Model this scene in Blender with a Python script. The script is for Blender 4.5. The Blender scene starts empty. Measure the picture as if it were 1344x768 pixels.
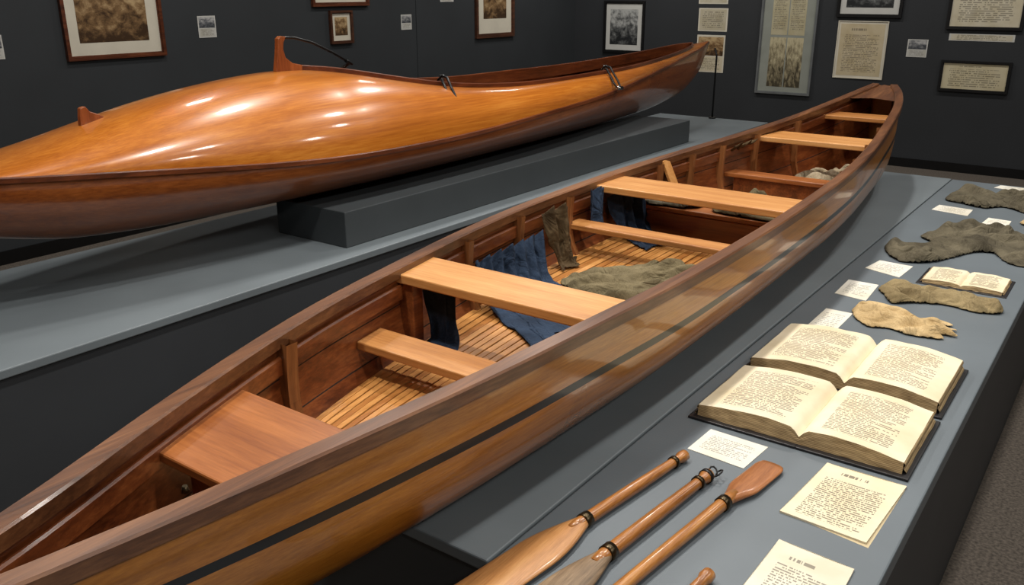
import bpy, math, random, time
import numpy as np
from mathutils import Vector, Matrix, noise
random.seed(4)
S=bpy.context.scene
try:
    S.view_settings.view_transform='Standard'
except Exception: pass

# ------------------------------------------------------------ helpers
def herm(tab,col):
    ys=[r[0] for r in tab]; vs=[r[col] for r in tab]; n=len(ys)
    ms=[]
    for i in range(n):
        if i==0: m=(vs[1]-vs[0])/(ys[1]-ys[0])
        elif i==n-1: m=(vs[-1]-vs[-2])/(ys[-1]-ys[-2])
        else:
            a=(vs[i]-vs[i-1])/(ys[i]-ys[i-1]); b=(vs[i+1]-vs[i])/(ys[i+1]-ys[i])
            m=0 if a*b<=0 else 2*a*b/(a+b)
        ms.append(m)
    def f(y):
        if y<=ys[0]: return vs[0]
        if y>=ys[-1]: return vs[-1]
        for i in range(n-1):
            if y<=ys[i+1]: break
        h=ys[i+1]-ys[i]; t=(y-ys[i])/h
        return ((1+2*t)*(1-t)**2*vs[i]+t*(1-t)**2*h*ms[i]+t*t*(3-2*t)*vs[i+1]+t*t*(t-1)*h*ms[i+1])
    return f
def smoothf(f,y0,y1,sig=.16):
    xs=np.linspace(y0,y1,400);v=np.array([f(x) for x in xs]);out=v.copy()
    for i,x in enumerate(xs):
        s=min(sig,(x-y0)*.5+1e-6,(y1-x)*.5+1e-6)
        w=np.exp(-.5*((xs-x)/max(s,1e-4))**2);out[i]=(v*w).sum()/w.sum()
    return lambda y:float(np.interp(y,xs,out))

class MB:
    def __init__(s): s.v=[];s.f=[];s.m=[];s.uv=[];s.sm=[]
    def face(s,idx,m=0,uv=None,smooth=False):
        s.f.append(tuple(idx));s.m.append(m);s.uv.append(uv);s.sm.append(smooth)
    def quad(s,pts,m=0,uv=((0,0),(1,0),(1,1),(0,1))):
        b=len(s.v);s.v+=[tuple(p) for p in pts];s.face(range(b,b+len(pts)),m,uv if len(pts)==4 else None)
    def box(s,x0,x1,y0,y1,z0,z1,m=0,mtx=None):
        b=len(s.v)
        P=[(x0,y0,z0),(x1,y0,z0),(x1,y1,z0),(x0,y1,z0),(x0,y0,z1),(x1,y0,z1),(x1,y1,z1),(x0,y1,z1)]
        if mtx is not None: P=[tuple(mtx@Vector(p)) for p in P]
        s.v+=P
        for q in ((3,2,1,0),(4,5,6,7),(0,1,5,4),(1,2,6,5),(2,3,7,6),(3,0,4,7)):
            s.face([b+i for i in q],m,((0,0),(1,0),(1,1),(0,1)))
    def prism8(s,P,m=0):
        b=len(s.v); s.v+=[tuple(p) for p in P]
        for q in ((3,2,1,0),(4,5,6,7),(0,1,5,4),(1,2,6,5),(2,3,7,6),(3,0,4,7)):
            s.face([b+i for i in q],m)
    def grid(s,rows,mf=None,m=0,smooth=True,closed=False,uvf=None):
        b=len(s.v);nr=len(rows);nc=len(rows[0])
        for r in rows: s.v+=[tuple(p) for p in r]
        for i in range(nr-1):
            for j in range(nc if closed else nc-1):
                k=(j+1)%nc
                uv=None
                if uvf: uv=(uvf(i,j),uvf(i,j+1),uvf(i+1,j+1),uvf(i+1,j))
                s.face((b+i*nc+j,b+i*nc+k,b+(i+1)*nc+k,b+(i+1)*nc+j),mf(i,j) if mf else m,uv,smooth)
        return b
    def tube(s,path,rad,seg=10,m=0,flat=1.0,cap=True):
        rows=[];n=len(path);path=[Vector(p) for p in path]
        for i,p in enumerate(path):
            t=(path[min(i+1,n-1)]-path[max(i-1,0)]).normalized()
            up=Vector((0,0,1)) if abs(t.z)<.9 else Vector((0,1,0))
            a=t.cross(up).normalized();c=a.cross(t).normalized()
            r=rad[i] if isinstance(rad,(list,tuple)) else rad
            rr=r if isinstance(r,(list,tuple)) else (r,r*flat)
            rows.append([p+a*math.cos(k*2*math.pi/seg)*rr[0]+c*math.sin(k*2*math.pi/seg)*rr[1] for k in range(seg)])
        b=s.grid(rows,m=m,closed=True)
        if cap:
            s.face(range(b,b+seg),m);s.face(range(b+(n-1)*seg,b+n*seg),m)
    def make(s,name,mats,parent=None,bevel=0,recalc=True,solid=0,sub=0):
        me=bpy.data.meshes.new(name);me.from_pydata(s.v,[],s.f)
        for mt in mats: me.materials.append(mt)
        me.polygons.foreach_set('material_index',s.m)
        me.polygons.foreach_set('use_smooth',s.sm)
        ul=me.uv_layers.new(name='UVMap')
        for p,uv in zip(me.polygons,s.uv):
            if uv:
                for li,c in zip(p.loop_indices,uv): ul.data[li].uv=c
        me.update()
        if recalc:
            import bmesh
            bm=bmesh.new();bm.from_mesh(me);bmesh.ops.recalc_face_normals(bm,faces=bm.faces);bm.to_mesh(me);bm.free()
        o=bpy.data.objects.new(name,me);S.collection.objects.link(o)
        if parent: o.parent=parent
        if bevel:
            md=o.modifiers.new('b','BEVEL');md.width=bevel;md.segments=2;md.limit_method='ANGLE';md.angle_limit=math.radians(40)
        if solid:
            md=o.modifiers.new('s','SOLIDIFY');md.thickness=solid;md.offset=0
        if sub:
            md=o.modifiers.new('ss','SUBSURF');md.levels=sub;md.render_levels=sub
        return o
def empty(name):
    o=bpy.data.objects.new(name,None);S.collection.objects.link(o);return o

# ------------------------------------------------------------ materials
def lin(c):
    return tuple(((x/255)/12.92 if x/255<=.04045 else ((x/255+.055)/1.055)**2.4) for x in c)+(1,)
def newmat(name,rough=.5,coat=0,metal=0,coatr=.1,spec=.5):
    m=bpy.data.materials.new(name);m.use_nodes=True;nt=m.node_tree
    b=nt.nodes['Principled BSDF'];b.inputs['Roughness'].default_value=rough;b.inputs['Metallic'].default_value=metal
    b.inputs['Coat Weight'].default_value=coat;b.inputs['Coat Roughness'].default_value=coatr
    b.inputs['Specular IOR Level'].default_value=spec
    return m,nt,b
def N(nt,t,**k):
    n=nt.nodes.new(t)
    for a,v in k.items():
        if a in n.inputs: n.inputs[a].default_value=v
        else: setattr(n,a,v)
    return n
def ramp(nt,stops):
    r=nt.nodes.new('ShaderNodeValToRGB');e=r.color_ramp.elements
    e[0].position=stops[0][0];e[0].color=stops[0][1]
    e[1].position=stops[-1][0];e[1].color=stops[-1][1]
    for p,c in stops[1:-1]:
        q=e.new(p);q.color=c
    return r
def math_(nt,op,a,b=None,c=None):
    n=nt.nodes.new('ShaderNodeMath');n.operation=op
    for i,x in enumerate((a,b,c)):
        if x is None: continue
        if isinstance(x,(int,float)): n.inputs[i].default_value=x
        else: nt.links.new(x,n.inputs[i])
    return n.outputs[0]
def mix(nt,fac,a,b,mode='MIX'):
    n=nt.nodes.new('ShaderNodeMix');n.data_type='RGBA';n.blend_type=mode
    for sock,x in ((n.inputs[0],fac),(n.inputs[6],a),(n.inputs[7],b)):
        if isinstance(x,(int,float,tuple)): sock.default_value=x
        else: nt.links.new(x,sock)
    return n.outputs[2]
def wood(name,dark,mid,light,rough=.35,coat=.5,coatr=.15,axis='Y',scale=1.0,bump=.15,wt=(.5,.36,.14),ln=.9,warm=0):
    m,nt,b=newmat(name,rough,coat,0,coatr)
    tc=nt.nodes.new('ShaderNodeTexCoord');mp=nt.nodes.new('ShaderNodeMapping')
    sc={'Y':(14,ln,14),'X':(ln,14,14),'Z':(14,14,ln)}[axis]
    mp.inputs['Scale'].default_value=tuple(x*scale for x in sc)
    nt.links.new(tc.outputs['Object'],mp.inputs[0])
    n1=N(nt,'ShaderNodeTexNoise',Scale=1.3,Detail=6.0,Roughness=.62,Distortion=.3);nt.links.new(mp.outputs[0],n1.inputs['Vector'])
    n2=N(nt,'ShaderNodeTexNoise',Scale=9.0,Detail=5.0,Roughness=.7);nt.links.new(mp.outputs[0],n2.inputs['Vector'])
    n3=N(nt,'ShaderNodeTexNoise',Scale=2.2,Detail=3.0);nt.links.new(tc.outputs['Object'],n3.inputs['Vector'])
    v=math_(nt,'ADD',math_(nt,'MULTIPLY',n1.outputs[0],wt[0]),math_(nt,'ADD',math_(nt,'MULTIPLY',n2.outputs[0],wt[1]),math_(nt,'MULTIPLY',n3.outputs[0],wt[2])))
    r=ramp(nt,[(.38,lin(dark)),(.5,lin(mid)),(.62,lin(light))]);nt.links.new(v,r.inputs[0])
    nt.links.new(r.outputs[0],b.inputs['Base Color'])
    if bump:
        bp=nt.nodes.new('ShaderNodeBump');bp.inputs['Strength'].default_value=bump;bp.inputs['Distance'].default_value=.002
        nt.links.new(n2.outputs[0],bp.inputs['Height']);nt.links.new(bp.outputs[0],b.inputs['Normal'])
    rr=math_(nt,'ADD',math_(nt,'MULTIPLY',n3.outputs[0],.14),rough-.07);nt.links.new(rr,b.inputs['Roughness'])
    return m
def plain(name,c,rough=.6,var=.08,scale=6,coat=0,metal=0,bump=0,bscale=60):
    m,nt,b=newmat(name,rough,coat,metal)
    tc=nt.nodes.new('ShaderNodeTexCoord');n=N(nt,'ShaderNodeTexNoise',Scale=float(scale),Detail=5.0)
    nt.links.new(tc.outputs['Object'],n.inputs['Vector'])
    c=lin(c);r=ramp(nt,[(.3,tuple(x*(1-var*2) for x in c[:3])+(1,)),(.7,tuple(min(1,x*(1+var*2)) for x in c[:3])+(1,))])
    nt.links.new(n.outputs[0],r.inputs[0]);nt.links.new(r.outputs[0],b.inputs['Base Color'])
    if bump:
        n2=N(nt,'ShaderNodeTexNoise',Scale=float(bscale),Detail=4.0);nt.links.new(tc.outputs['Object'],n2.inputs['Vector'])
        bp=nt.nodes.new('ShaderNodeBump');bp.inputs['Strength'].default_value=bump;bp.inputs['Distance'].default_value=.004
        nt.links.new(n2.outputs[0],bp.inputs['Height']);nt.links.new(bp.outputs[0],b.inputs['Normal'])
    return m
def cloth(name,c,c2,scale=7,fine=.3,fold=.7):
    m,nt,b=newmat(name,.95,0,0,.1,.15)
    tc=nt.nodes.new('ShaderNodeTexCoord');n=N(nt,'ShaderNodeTexNoise',Scale=float(scale),Detail=4.0,Roughness=.6)
    nt.links.new(tc.outputs['Object'],n.inputs['Vector'])
    nf=N(nt,'ShaderNodeTexNoise',Scale=260.0,Detail=2.0);nt.links.new(tc.outputs['Object'],nf.inputs['Vector'])
    n4=N(nt,'ShaderNodeTexNoise',Scale=13.0,Detail=2.0,Roughness=.5,Distortion=1.2);nt.links.new(tc.outputs['Object'],n4.inputs['Vector'])
    ridge=math_(nt,'ABSOLUTE',math_(nt,'SUBTRACT',n4.outputs[0],.5))
    v=math_(nt,'ADD',math_(nt,'MULTIPLY',n.outputs[0],1-fine),math_(nt,'MULTIPLY',nf.outputs[0],fine))
    r=ramp(nt,[(.36,lin(c)),(.64,lin(c2))]);nt.links.new(v,r.inputs[0]);nt.links.new(r.outputs[0],b.inputs['Base Color'])
    hh=math_(nt,'ADD',math_(nt,'MULTIPLY',nf.outputs[0],.05),math_(nt,'MULTIPLY',ridge,2.5))
    bp=nt.nodes.new('ShaderNodeBump');bp.inputs['Strength'].default_value=fold;bp.inputs['Distance'].default_value=.014
    nt.links.new(hh,bp.inputs['Height']);nt.links.new(bp.outputs[0],b.inputs['Normal'])
    return m
def paper(name,base,ink,rows=20,cols=60,mx=.1,my=.1,strength=.8,seed=0.0,title=False,fill=.3):
    m,nt,b=newmat(name,.75)
    uv=nt.nodes.new('ShaderNodeUVMap');sp=nt.nodes.new('ShaderNodeSeparateXYZ');nt.links.new(uv.outputs[0],sp.inputs[0])
    u,v=sp.outputs[0],sp.outputs[1]
    row=math_(nt,'MULTIPLY',v,float(rows));fr=math_(nt,'FRACT',row);fl=math_(nt,'FLOOR',row)
    line=math_(nt,'LESS_THAN',math_(nt,'ABSOLUTE',math_(nt,'SUBTRACT',fr,.5)),.25)
    cb=nt.nodes.new('ShaderNodeCombineXYZ');nt.links.new(math_(nt,'FLOOR',math_(nt,'MULTIPLY',u,float(cols))),cb.inputs[0]);nt.links.new(fl,cb.inputs[1]);cb.inputs[2].default_value=seed
    wn=nt.nodes.new('ShaderNodeTexWhiteNoise');wn.noise_dimensions='3D';nt.links.new(cb.outputs[0],wn.inputs['Vector'])
    word=math_(nt,'GREATER_THAN',wn.outputs['Value'],fill)
    cb2=nt.nodes.new('ShaderNodeCombineXYZ');nt.links.new(fl,cb2.inputs[0]);cb2.inputs[1].default_value=seed+3.3
    wn2=nt.nodes.new('ShaderNodeTexWhiteNoise');wn2.noise_dimensions='3D';nt.links.new(cb2.outputs[0],wn2.inputs['Vector'])
    rt=math_(nt,'SUBTRACT',1-mx,math_(nt,'MULTIPLY',math_(nt,'POWER',wn2.outputs['Value'],6.0),.3))
    mu=math_(nt,'MULTIPLY',math_(nt,'GREATER_THAN',u,mx),math_(nt,'LESS_THAN',u,rt))
    mv=math_(nt,'MULTIPLY',math_(nt,'GREATER_THAN',v,my),math_(nt,'LESS_THAN',v,1-my-(.13 if title else 0)))
    k=math_(nt,'MULTIPLY',math_(nt,'MULTIPLY',line,word),math_(nt,'MULTIPLY',mu,mv))
    if title:
        cb3=nt.nodes.new('ShaderNodeCombineXYZ');nt.links.new(math_(nt,'FLOOR',math_(nt,'MULTIPLY',u,float(cols)*1.3)),cb3.inputs[0]);cb3.inputs[1].default_value=seed+7
        wn3=nt.nodes.new('ShaderNodeTexWhiteNoise');wn3.noise_dimensions='3D';nt.links.new(cb3.outputs[0],wn3.inputs['Vector'])
        t=math_(nt,'MULTIPLY',math_(nt,'LESS_THAN',math_(nt,'ABSOLUTE',math_(nt,'SUBTRACT',v,1-my-.03)),.022),math_(nt,'LESS_THAN',math_(nt,'ABSOLUTE',math_(nt,'SUBTRACT',u,.42)),.17))
        t=math_(nt,'MULTIPLY',t,math_(nt,'GREATER_THAN',wn3.outputs['Value'],.3))
        k=math_(nt,'MAXIMUM',k,t)
    tc=nt.nodes.new('ShaderNodeTexCoord');n=N(nt,'ShaderNodeTexNoise',Scale=9.0,Detail=5.0);nt.links.new(tc.outputs['Object'],n.inputs['Vector'])
    c=lin(base);r=ramp(nt,[(.3,(c[0]*.86,c[1]*.83,c[2]*.75,1)),(.65,c)]);nt.links.new(n.outputs[0],r.inputs[0])
    col=mix(nt,math_(nt,'MULTIPLY',k,strength),r.outputs[0],lin(ink))
    nt.links.new(col,b.inputs['Base Color'])
    return m
def photo(name,dark,mid,light,scale=5.0,seed=0.0):
    m,nt,b=newmat(name,.35)
    uv=nt.nodes.new('ShaderNodeUVMap');mp=nt.nodes.new('ShaderNodeMapping');mp.inputs['Location'].default_value=(seed,seed*1.7,0)
    nt.links.new(uv.outputs[0],mp.inputs[0])
    n=N(nt,'ShaderNodeTexNoise',Scale=scale,Detail=9.0,Roughness=.68,Distortion=.3);nt.links.new(mp.outputs[0],n.inputs['Vector'])
    sp=nt.nodes.new('ShaderNodeSeparateXYZ');nt.links.new(uv.outputs[0],sp.inputs[0])
    val=math_(nt,'ADD',n.outputs[0],math_(nt,'MULTIPLY',math_(nt,'SUBTRACT',sp.outputs[1],.5),.3))
    r=ramp(nt,[(.36,lin(dark)),(.5,lin(mid)),(.66,lin(light))]);nt.links.new(val,r.inputs[0]);nt.links.new(r.outputs[0],b.inputs['Base Color'])
    return m

M={}
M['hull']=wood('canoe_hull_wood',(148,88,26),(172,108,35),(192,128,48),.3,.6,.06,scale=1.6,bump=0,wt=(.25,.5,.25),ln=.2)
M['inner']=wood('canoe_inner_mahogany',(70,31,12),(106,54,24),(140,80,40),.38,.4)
M['gun']=wood('canoe_gunwale_walnut',(60,34,20),(94,58,34),(126,84,52),.38,.4,ln=.5)
M['rib']=wood('canoe_rib_oak',(96,56,28),(126,78,42),(150,98,56),.4,.3,axis='Z')
M['seatR']=wood('seat_red_cedar',(110,58,26),(138,80,38),(162,100,52),.38,.35,axis='X')
M['thw']=wood('thwart_pine',(162,106,54),(186,130,72),(204,152,94),.4,.35,axis='X')
M['thw2']=wood('thwart_oak',(134,82,40),(164,110,58),(186,132,76),.4,.35,axis='X')
M['slatA']=wood('slat_pine',(140,88,40),(182,126,66),(206,150,88),.4,.25)
M['slatB']=wood('slat_cherry',(118,68,30),(156,100,48),(184,126,66),.4,.25)
M['dk']=plain('dark_groove',(18,10,7),.8)
M['stripe']=plain('black_stripe_paint',(12,13,14),.35,coat=.3)
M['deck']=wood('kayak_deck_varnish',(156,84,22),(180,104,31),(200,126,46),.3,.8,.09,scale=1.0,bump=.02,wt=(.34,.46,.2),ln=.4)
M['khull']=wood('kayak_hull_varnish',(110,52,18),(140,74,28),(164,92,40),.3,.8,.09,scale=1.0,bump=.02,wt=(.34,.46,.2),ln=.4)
M['rail']=wood('kayak_rail_mahogany',(64,30,14),(94,46,22),(122,64,32),.35,.5)
M['fin']=wood('kayak_fin_teak',(112,54,24),(144,76,36),(168,96,50),.35,.5,axis='Z')
M['metal']=plain('dark_brass',(70,60,44),.3,metal=.9)
M['blk']=plain('black_metal',(18,18,19),.4,metal=.3)
M['steel']=plain('steel',(150,150,150),.25,metal=1)
M['top']=plain('platform_top_grey_paint',(104,112,117),.5,.04,3,bump=.05,bscale=200)
M['top2']=plain('table_top_grey_paint',(93,101,107),.5,.04,3,bump=.05,bscale=200)
M['face']=plain('platform_face_charcoal',(46,49,53),.6,.05,3)
M['plinth']=plain('plinth_grey',(60,65,68),.55,.04,3)
M['wall']=plain('wall_charcoal_paint',(42,46,50),.75,.05,2,bump=.05,bscale=150)
M['wall2']=plain('wall_charcoal_paint_b',(39,42,46),.75,.05,2,bump=.05,bscale=150)
M['ceil']=plain('ceiling_black',(24,24,25),.9)
M['carpet']=plain('carpet_taupe',(96,88,80),.95,.25,90,bump=.6,bscale=300)
M['cover']=plain('book_cover_black',(26,24,26),.45,bump=.2)
M['navy']=cloth('navy_cloth',(28,37,51),(46,60,80),fold=.5)
M['olive']=cloth('olive_cloth',(72,64,46),(116,105,80))
M['greyc']=cloth('weathered_grey_cloth',(66,61,50),(104,97,80))
M['leather']=cloth('brown_leather',(56,44,30),(88,72,50),fold=.5)
M['beige']=cloth('beige_cloth',(160,134,92),(202,178,136))
M['tan']=cloth('tan_olive_cloth',(106,92,66),(148,132,98))
M['rag']=cloth('pale_rag',(140,126,102),(190,176,150),20)
def pagedge():
    m,nt,b=newmat('page_edges',.8)
    tc=nt.nodes.new('ShaderNodeTexCoord');sp=nt.nodes.new('ShaderNodeSeparateXYZ');nt.links.new(tc.outputs['Object'],sp.inputs[0])
    w=math_(nt,'FRACT',math_(nt,'MULTIPLY',sp.outputs[2],240.0))
    nn=N(nt,'ShaderNodeTexNoise',Scale=30.0,Detail=4.0);nt.links.new(tc.outputs['Object'],nn.inputs['Vector'])
    v=math_(nt,'ADD',math_(nt,'MULTIPLY',w,.5),math_(nt,'MULTIPLY',nn.outputs[0],.5))
    r=ramp(nt,[(.2,lin((104,80,50))),(.7,lin((192,166,122)))]);nt.links.new(v,r.inputs[0]);nt.links.new(r.outputs[0],b.inputs['Base Color'])
    return m
M['edge']=pagedge()
INK=(56,50,45)

# ------------------------------------------------------------ room
def boxobj(name,x0,x1,y0,y1,z0,z1,mat,bevel=0,parent=None):
    b=MB();b.box(x0,x1,y0,y1,z0,z1);return b.make(name,[mat],parent,bevel)
XL,YB,ZC=-6.05,9.7,3.7
boxobj('floor',XL-.1,3.6,-3.6,YB+.1,-.1,0,M['carpet'])
boxobj('ceiling',XL-.1,3.6,-3.6,YB+.1,ZC,ZC+.1,M['ceil'])
b=MB();b.box(XL-.1,XL,-3.6,6.745,0,ZC);b.box(XL-.1,XL-.006,6.745,6.755,0,ZC);b.box(XL-.1,XL,6.755,YB,0,ZC);b.make('wall_left',[M['wall']])
boxobj('wall_back',XL-.1,3.6,YB,YB+.1,0,ZC,M['wall2'])
boxobj('wall_right',3.5,3.6,-3.6,YB,0,ZC,M['wall'])
boxobj('wall_front',XL,3.5,-3.6,-3.5,0,ZC,M['wall'])
boxobj('baseboard_back',XL+.02,3.5,YB-.015,YB,0,.09,M['blk'])
boxobj('baseboard_left',XL,XL+.015,-3.5,YB-.02,0,.09,M['blk'])

# ------------------------------------------------------------ platforms
def platform(name,x0,x1,y0,y1,z,top,slab=.03,rec=.012):
    e=empty(name)
    s=boxobj('top_slab',x0,x1,y0,y1,z-slab,z,top,.004,e)
    boxobj('base',x0+rec,x1-rec,y0+rec,y1-rec,0,z-slab,M['face'],0,e)
    return e
platform('display_platform',-3.56,-2.57,-1.2,7.17,.70,M['top'])
platform('display_platform',-1.95,-.885,1.14,5.62,.695,M['top'])
platform('display_table',-.875,-.245,.2,5.58,.70,M['top2'],.045)
pl=boxobj('kayak_plinth',-3.12,-2.68,2.5,5.88,.70,.858,M['plinth'],.004)

# ------------------------------------------------------------ open canoe
T=[(0.12,-1.085,-1.065,1.06),(.42,-1.175,-1.018,1.05),(.75,-1.31,-.972,1.05),(1.3,-1.49,-.915,1.05),(1.6,-1.55,-.90,1.05),
(2.0,-1.625,-.877,1.05),(2.5,-1.68,-.88,1.05),(3.0,-1.69,-.892,1.055),(3.5,-1.645,-.91,1.07),(4.0,-1.575,-.955,1.09),(4.5,-1.50,-1.02,1.12),
(5.0,-1.43,-1.09,1.165),(5.3,-1.39,-1.165,1.195),(5.5,-1.36,-1.24,1.215)]
fL,fR,fG=[smoothf(herm(T,k),.12,5.5,.12) for k in (1,2,3)]
TB=[(0.12,.85),(.5,.76),(1.0,.715),(1.6,.697),(4.6,.697),(5.1,.72),(5.5,.80)]
fB=herm(TB,1)
EX=4.0
ys=list(np.linspace(.12,5.5,120))
canoe=empty('open_canoe')
sv=[0,.08,.16,.24,.31,.37,.45,.55,.65,.75,.83,.9,.95,.98,1]
def sec(y,inset=0,botin=0,sv=sv,gz=0):
    L,R,g,bz=fL(y),fR(y),fG(y)+gz,fB(y)+botin
    c=(L+R)/2;w=max((R-L)/2-inset,.004)
    pts=[]
    for s in sv: pts.append((c+w*max(0,1-s**EX)**.5,y,g-(g-bz)*s))
    for s in reversed(sv[:-1]): pts.append((c-w*max(0,1-s**EX)**.5,y,g-(g-bz)*s))
    return pts
n=len(sv)*2-1
def hm(i,j):
    jj=j if j<len(sv)-1 else n-2-j
    return 1 if jj==4 else 0
b=MB();rows=[sec(y) for y in ys];base=b.grid(rows,mf=hm)
b.face([base+(len(ys)-1)*n+k for k in range(n)],0);b.face([base+k for k in range(n)],0)
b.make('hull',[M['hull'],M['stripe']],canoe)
sv2=[0,.1,.2,.29,.30,.4,.5,.575,.585,.7,.8,.9,.96,1]
n2=len(sv2)*2-1
def im(i,j):
    jj=j if j<len(sv2)-1 else n2-2-j
    return 1 if jj in(3,7) else 0
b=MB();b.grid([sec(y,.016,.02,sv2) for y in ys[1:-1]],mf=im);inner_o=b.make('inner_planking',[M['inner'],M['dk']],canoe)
def rail(b,pts,side,win,wout,zlo,zhi,m=0):
    rows=[]
    for i,(x,y,z) in enumerate(pts):
        a=Vector(pts[max(i-1,0)]);c=Vector(pts[min(i+1,len(pts)-1)]);t=(c-a);t.z=0;t.normalize()
        nrm=Vector((t.y,-t.x,0))*side
        p=Vector((x,y,z))
        i0=p+nrm*win;o0=p-nrm*wout
        rows.append([i0+Vector((0,0,zlo)),i0+Vector((0,0,zhi-.004)),i0-nrm*.004+Vector((0,0,zhi)),o0+nrm*.004+Vector((0,0,zhi)),o0+Vector((0,0,zhi-.004)),o0+Vector((0,0,zlo))])
    bb=b.grid(rows,m=m,closed=True,smooth=False)
    b.face(range(bb,bb+6),m);b.face(range(bb+(len(rows)-1)*6,bb+len(rows)*6),m)
b=MB()
rail(b,[(fL(y),y,fG(y)) for y in ys],1,.03,.012,-.02,.01)
rail(b,[(fR(y),y,fG(y)) for y in ys],-1,.03,.012,-.02,.01)
b.make('gunwales',[M['gun']],canoe)
b=MB()
rail(b,[(fL(y)+.018,y,fG(y)-.06) for y in ys[3:-3]],1,.012,.0,-.02,.02)
rail(b,[(fR(y)-.018,y,fG(y)-.06) for y in ys[3:-3]],-1,.012,.0,-.02,.02)
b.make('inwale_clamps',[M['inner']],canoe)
b=MB()
r=[]
for y in np.linspace(5.12,5.5,12): r.append([(fL(y)+.01,y,fG(y)-.006),((fL(y)+fR(y))/2,y,fG(y)+.004),(fR(y)-.01,y,fG(y)-.006)])
b.grid(r)
b.make('stern_deck',[M['gun']],canoe)
def halfin(y,z):
    g,bz=fG(y),fB(y)+.02;s=min(1,max(0,(g-z)/(g-bz)));w=(fR(y)-fL(y))/2-.016
    return w*max(0,1-s**EX)**.5
def board(name,y0,y1,zt,th,mat,inset=.0,xl=None,xr=None,bev=.004,skew=0):
    b=MB();P=[]
    for z in (zt-th,zt):
        for (y,sd) in ((y0,-1),(y0,1),(y1,1),(y1,-1)):
            c=(fL(y)+fR(y))/2;h=min(halfin(y,zt-th),halfin(y,zt))-inset
            x=c+sd*h
            P.append((x,y+(skew if sd>0 else 0),z))
    b.prism8(P);return b.make(name,[mat],canoe,bev)
board('bow_seat',.72,.965,1.0,.02,M['seatR'])
board('bow_bulkhead',.745,.76,.98,.20,M['inner'])
board('low_seat',1.40,1.505,.925,.022,M['thw2'])
board('main_thwart',1.60,1.775,1.04,.026,M['thw'],-.004)
board('low_thwart',2.63,2.72,.94,.02,M['thw2'])
board('second_thwart',2.84,3.055,1.045,.026,M['thw'],-.004)
board('mid_bulkhead',3.07,3.085,.92,.09,M['seatR'])
board('mid_seat',3.065,3.27,.94,.018,M['seatR'])
board('aft_seat',3.86,3.96,.94,.02,M['seatR'])
board('aft_bulkhead',3.88,3.895,.92,.10,M['inner'])
board('third_thwart',4.14,4.37,1.075,.024,M['thw'],-.004)
board('stern_thwart',4.83,5.0,1.11,.022,M['thw2'],-.004)
b=MB()
for y,wd in ((1.10,.03),(1.95,.022),(2.28,.022),(2.62,.022),(3.3,.025),(3.55,.022),(3.8,.022),(4.1,.022),(4.5,.025)):
    for sd in (-1,1):
        rows=[]
        for z in np.linspace(.80,fG(y)-.01,8):
            c=(fL(y)+fR(y))/2;h=halfin(y,z)
            x=c+sd*h;xi=x-sd*(.022+.012*max(0,(z-.9)/.15))
            rows.append([(x,y,z),(xi,y,z),(xi,y+wd,z),(x+(fL(y+wd)-fL(y) if sd<0 else fR(y+wd)-fR(y)),y+wd,z)])
        b.grid(rows,closed=True,smooth=False)
b.make('ribs',[M['rib']],canoe)
b=MB();b.box(fL(1.64)+.02,fL(1.64)+.07,1.61,1.65,.80,1.014);b.make('thwart_post',[M['inner']],canoe,.003)
b=MB();ZF=.83
NS=25
for k in range(NS):
    dz=random.uniform(-.001,.001);mi=random.choice((0,0,1));rows=[]
    for y in np.linspace(.96,4.75,60):
        c=(fL(y)+fR(y))/2;h=halfin(y,ZF-.004)-.002
        x=c-h+2*h*(k+.5)/NS;hw=h/NS*.84
        rows.append([(x-hw,y,ZF-.012),(x-hw,y,ZF-.001+dz),(x-hw*.92,y,ZF+dz),(x+hw*.92,y,ZF+dz),(x+hw,y,ZF-.001+dz),(x+hw,y,ZF-.012)])
    bb=b.grid(rows,closed=True,smooth=False,m=mi)
    b.face(range(bb,bb+6),mi);b.face(range(bb+(len(rows)-1)*6,bb+len(rows)*6),mi)
b.make('floor_slats',[M['slatA'],M['slatB']],canoe)
b=MB();b.grid([[((fL(y)+fR(y))/2-halfin(y,ZF-.014),y,ZF-.014),((fL(y)+fR(y))/2+halfin(y,ZF-.014),y,ZF-.014)] for y in np.linspace(.96,4.75,60)],smooth=False)
b.make('slat_gap_shade',[M['dk']],canoe)  # near-black sheet below the slats: shade of the gaps put into its colour
mt=Matrix.Translation((-1.595,3.38,.96))@Matrix.Rotation(math.radians(-22),4,'Y')@Matrix.Rotation(math.radians(8),4,'X')
b=MB();b.box(-.006,.006,-.03,.03,-.11,.115,mtx=mt);b.make('leaning_board',[M['thw']],canoe,.002)
b=MB();b.tube([(-1.035,.62,1.058),(-1.035,.62,1.068)],[.007,.004],8);b.make('gunwale_bolt',[M['metal']],canoe)

# ------------------------------------------------------------ kayak
KX=-3.12
K=[(.55,.008,1.235,1.17),(1.0,.125,1.20,1.04),(1.3,.21,1.17,.945),(1.6,.28,1.15,.885),(1.95,.34,1.12,.865),(2.3,.385,1.09,.86),(2.7,.415,1.072,.86),
(3.3,.42,1.07,.86),(3.93,.415,1.095,.86),(4.8,.35,1.125,.86),(5.8,.22,1.20,.875),(6.5,.12,1.262,.94),(6.9,.05,1.30,1.08),(7.08,.01,1.325,1.27)]
KC=[(.55,1.235),(1.0,1.185),(1.3,1.20),(1.6,1.27),(1.95,1.35),(2.3,1.395),(2.7,1.418),(2.98,1.365),(3.3,1.305),(3.65,1.262),(4.2,1.237),(5.1,1.237),(6.1,1.27),(6.85,1.325),(7.08,1.335)]
KW=[(2.70,0),(2.8,.05),(2.98,.12),(3.3,.20),(3.65,.245),(4.2,.262),(5.1,.235),(6.1,.15),(6.6,.075),(6.78,.0)]
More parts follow.
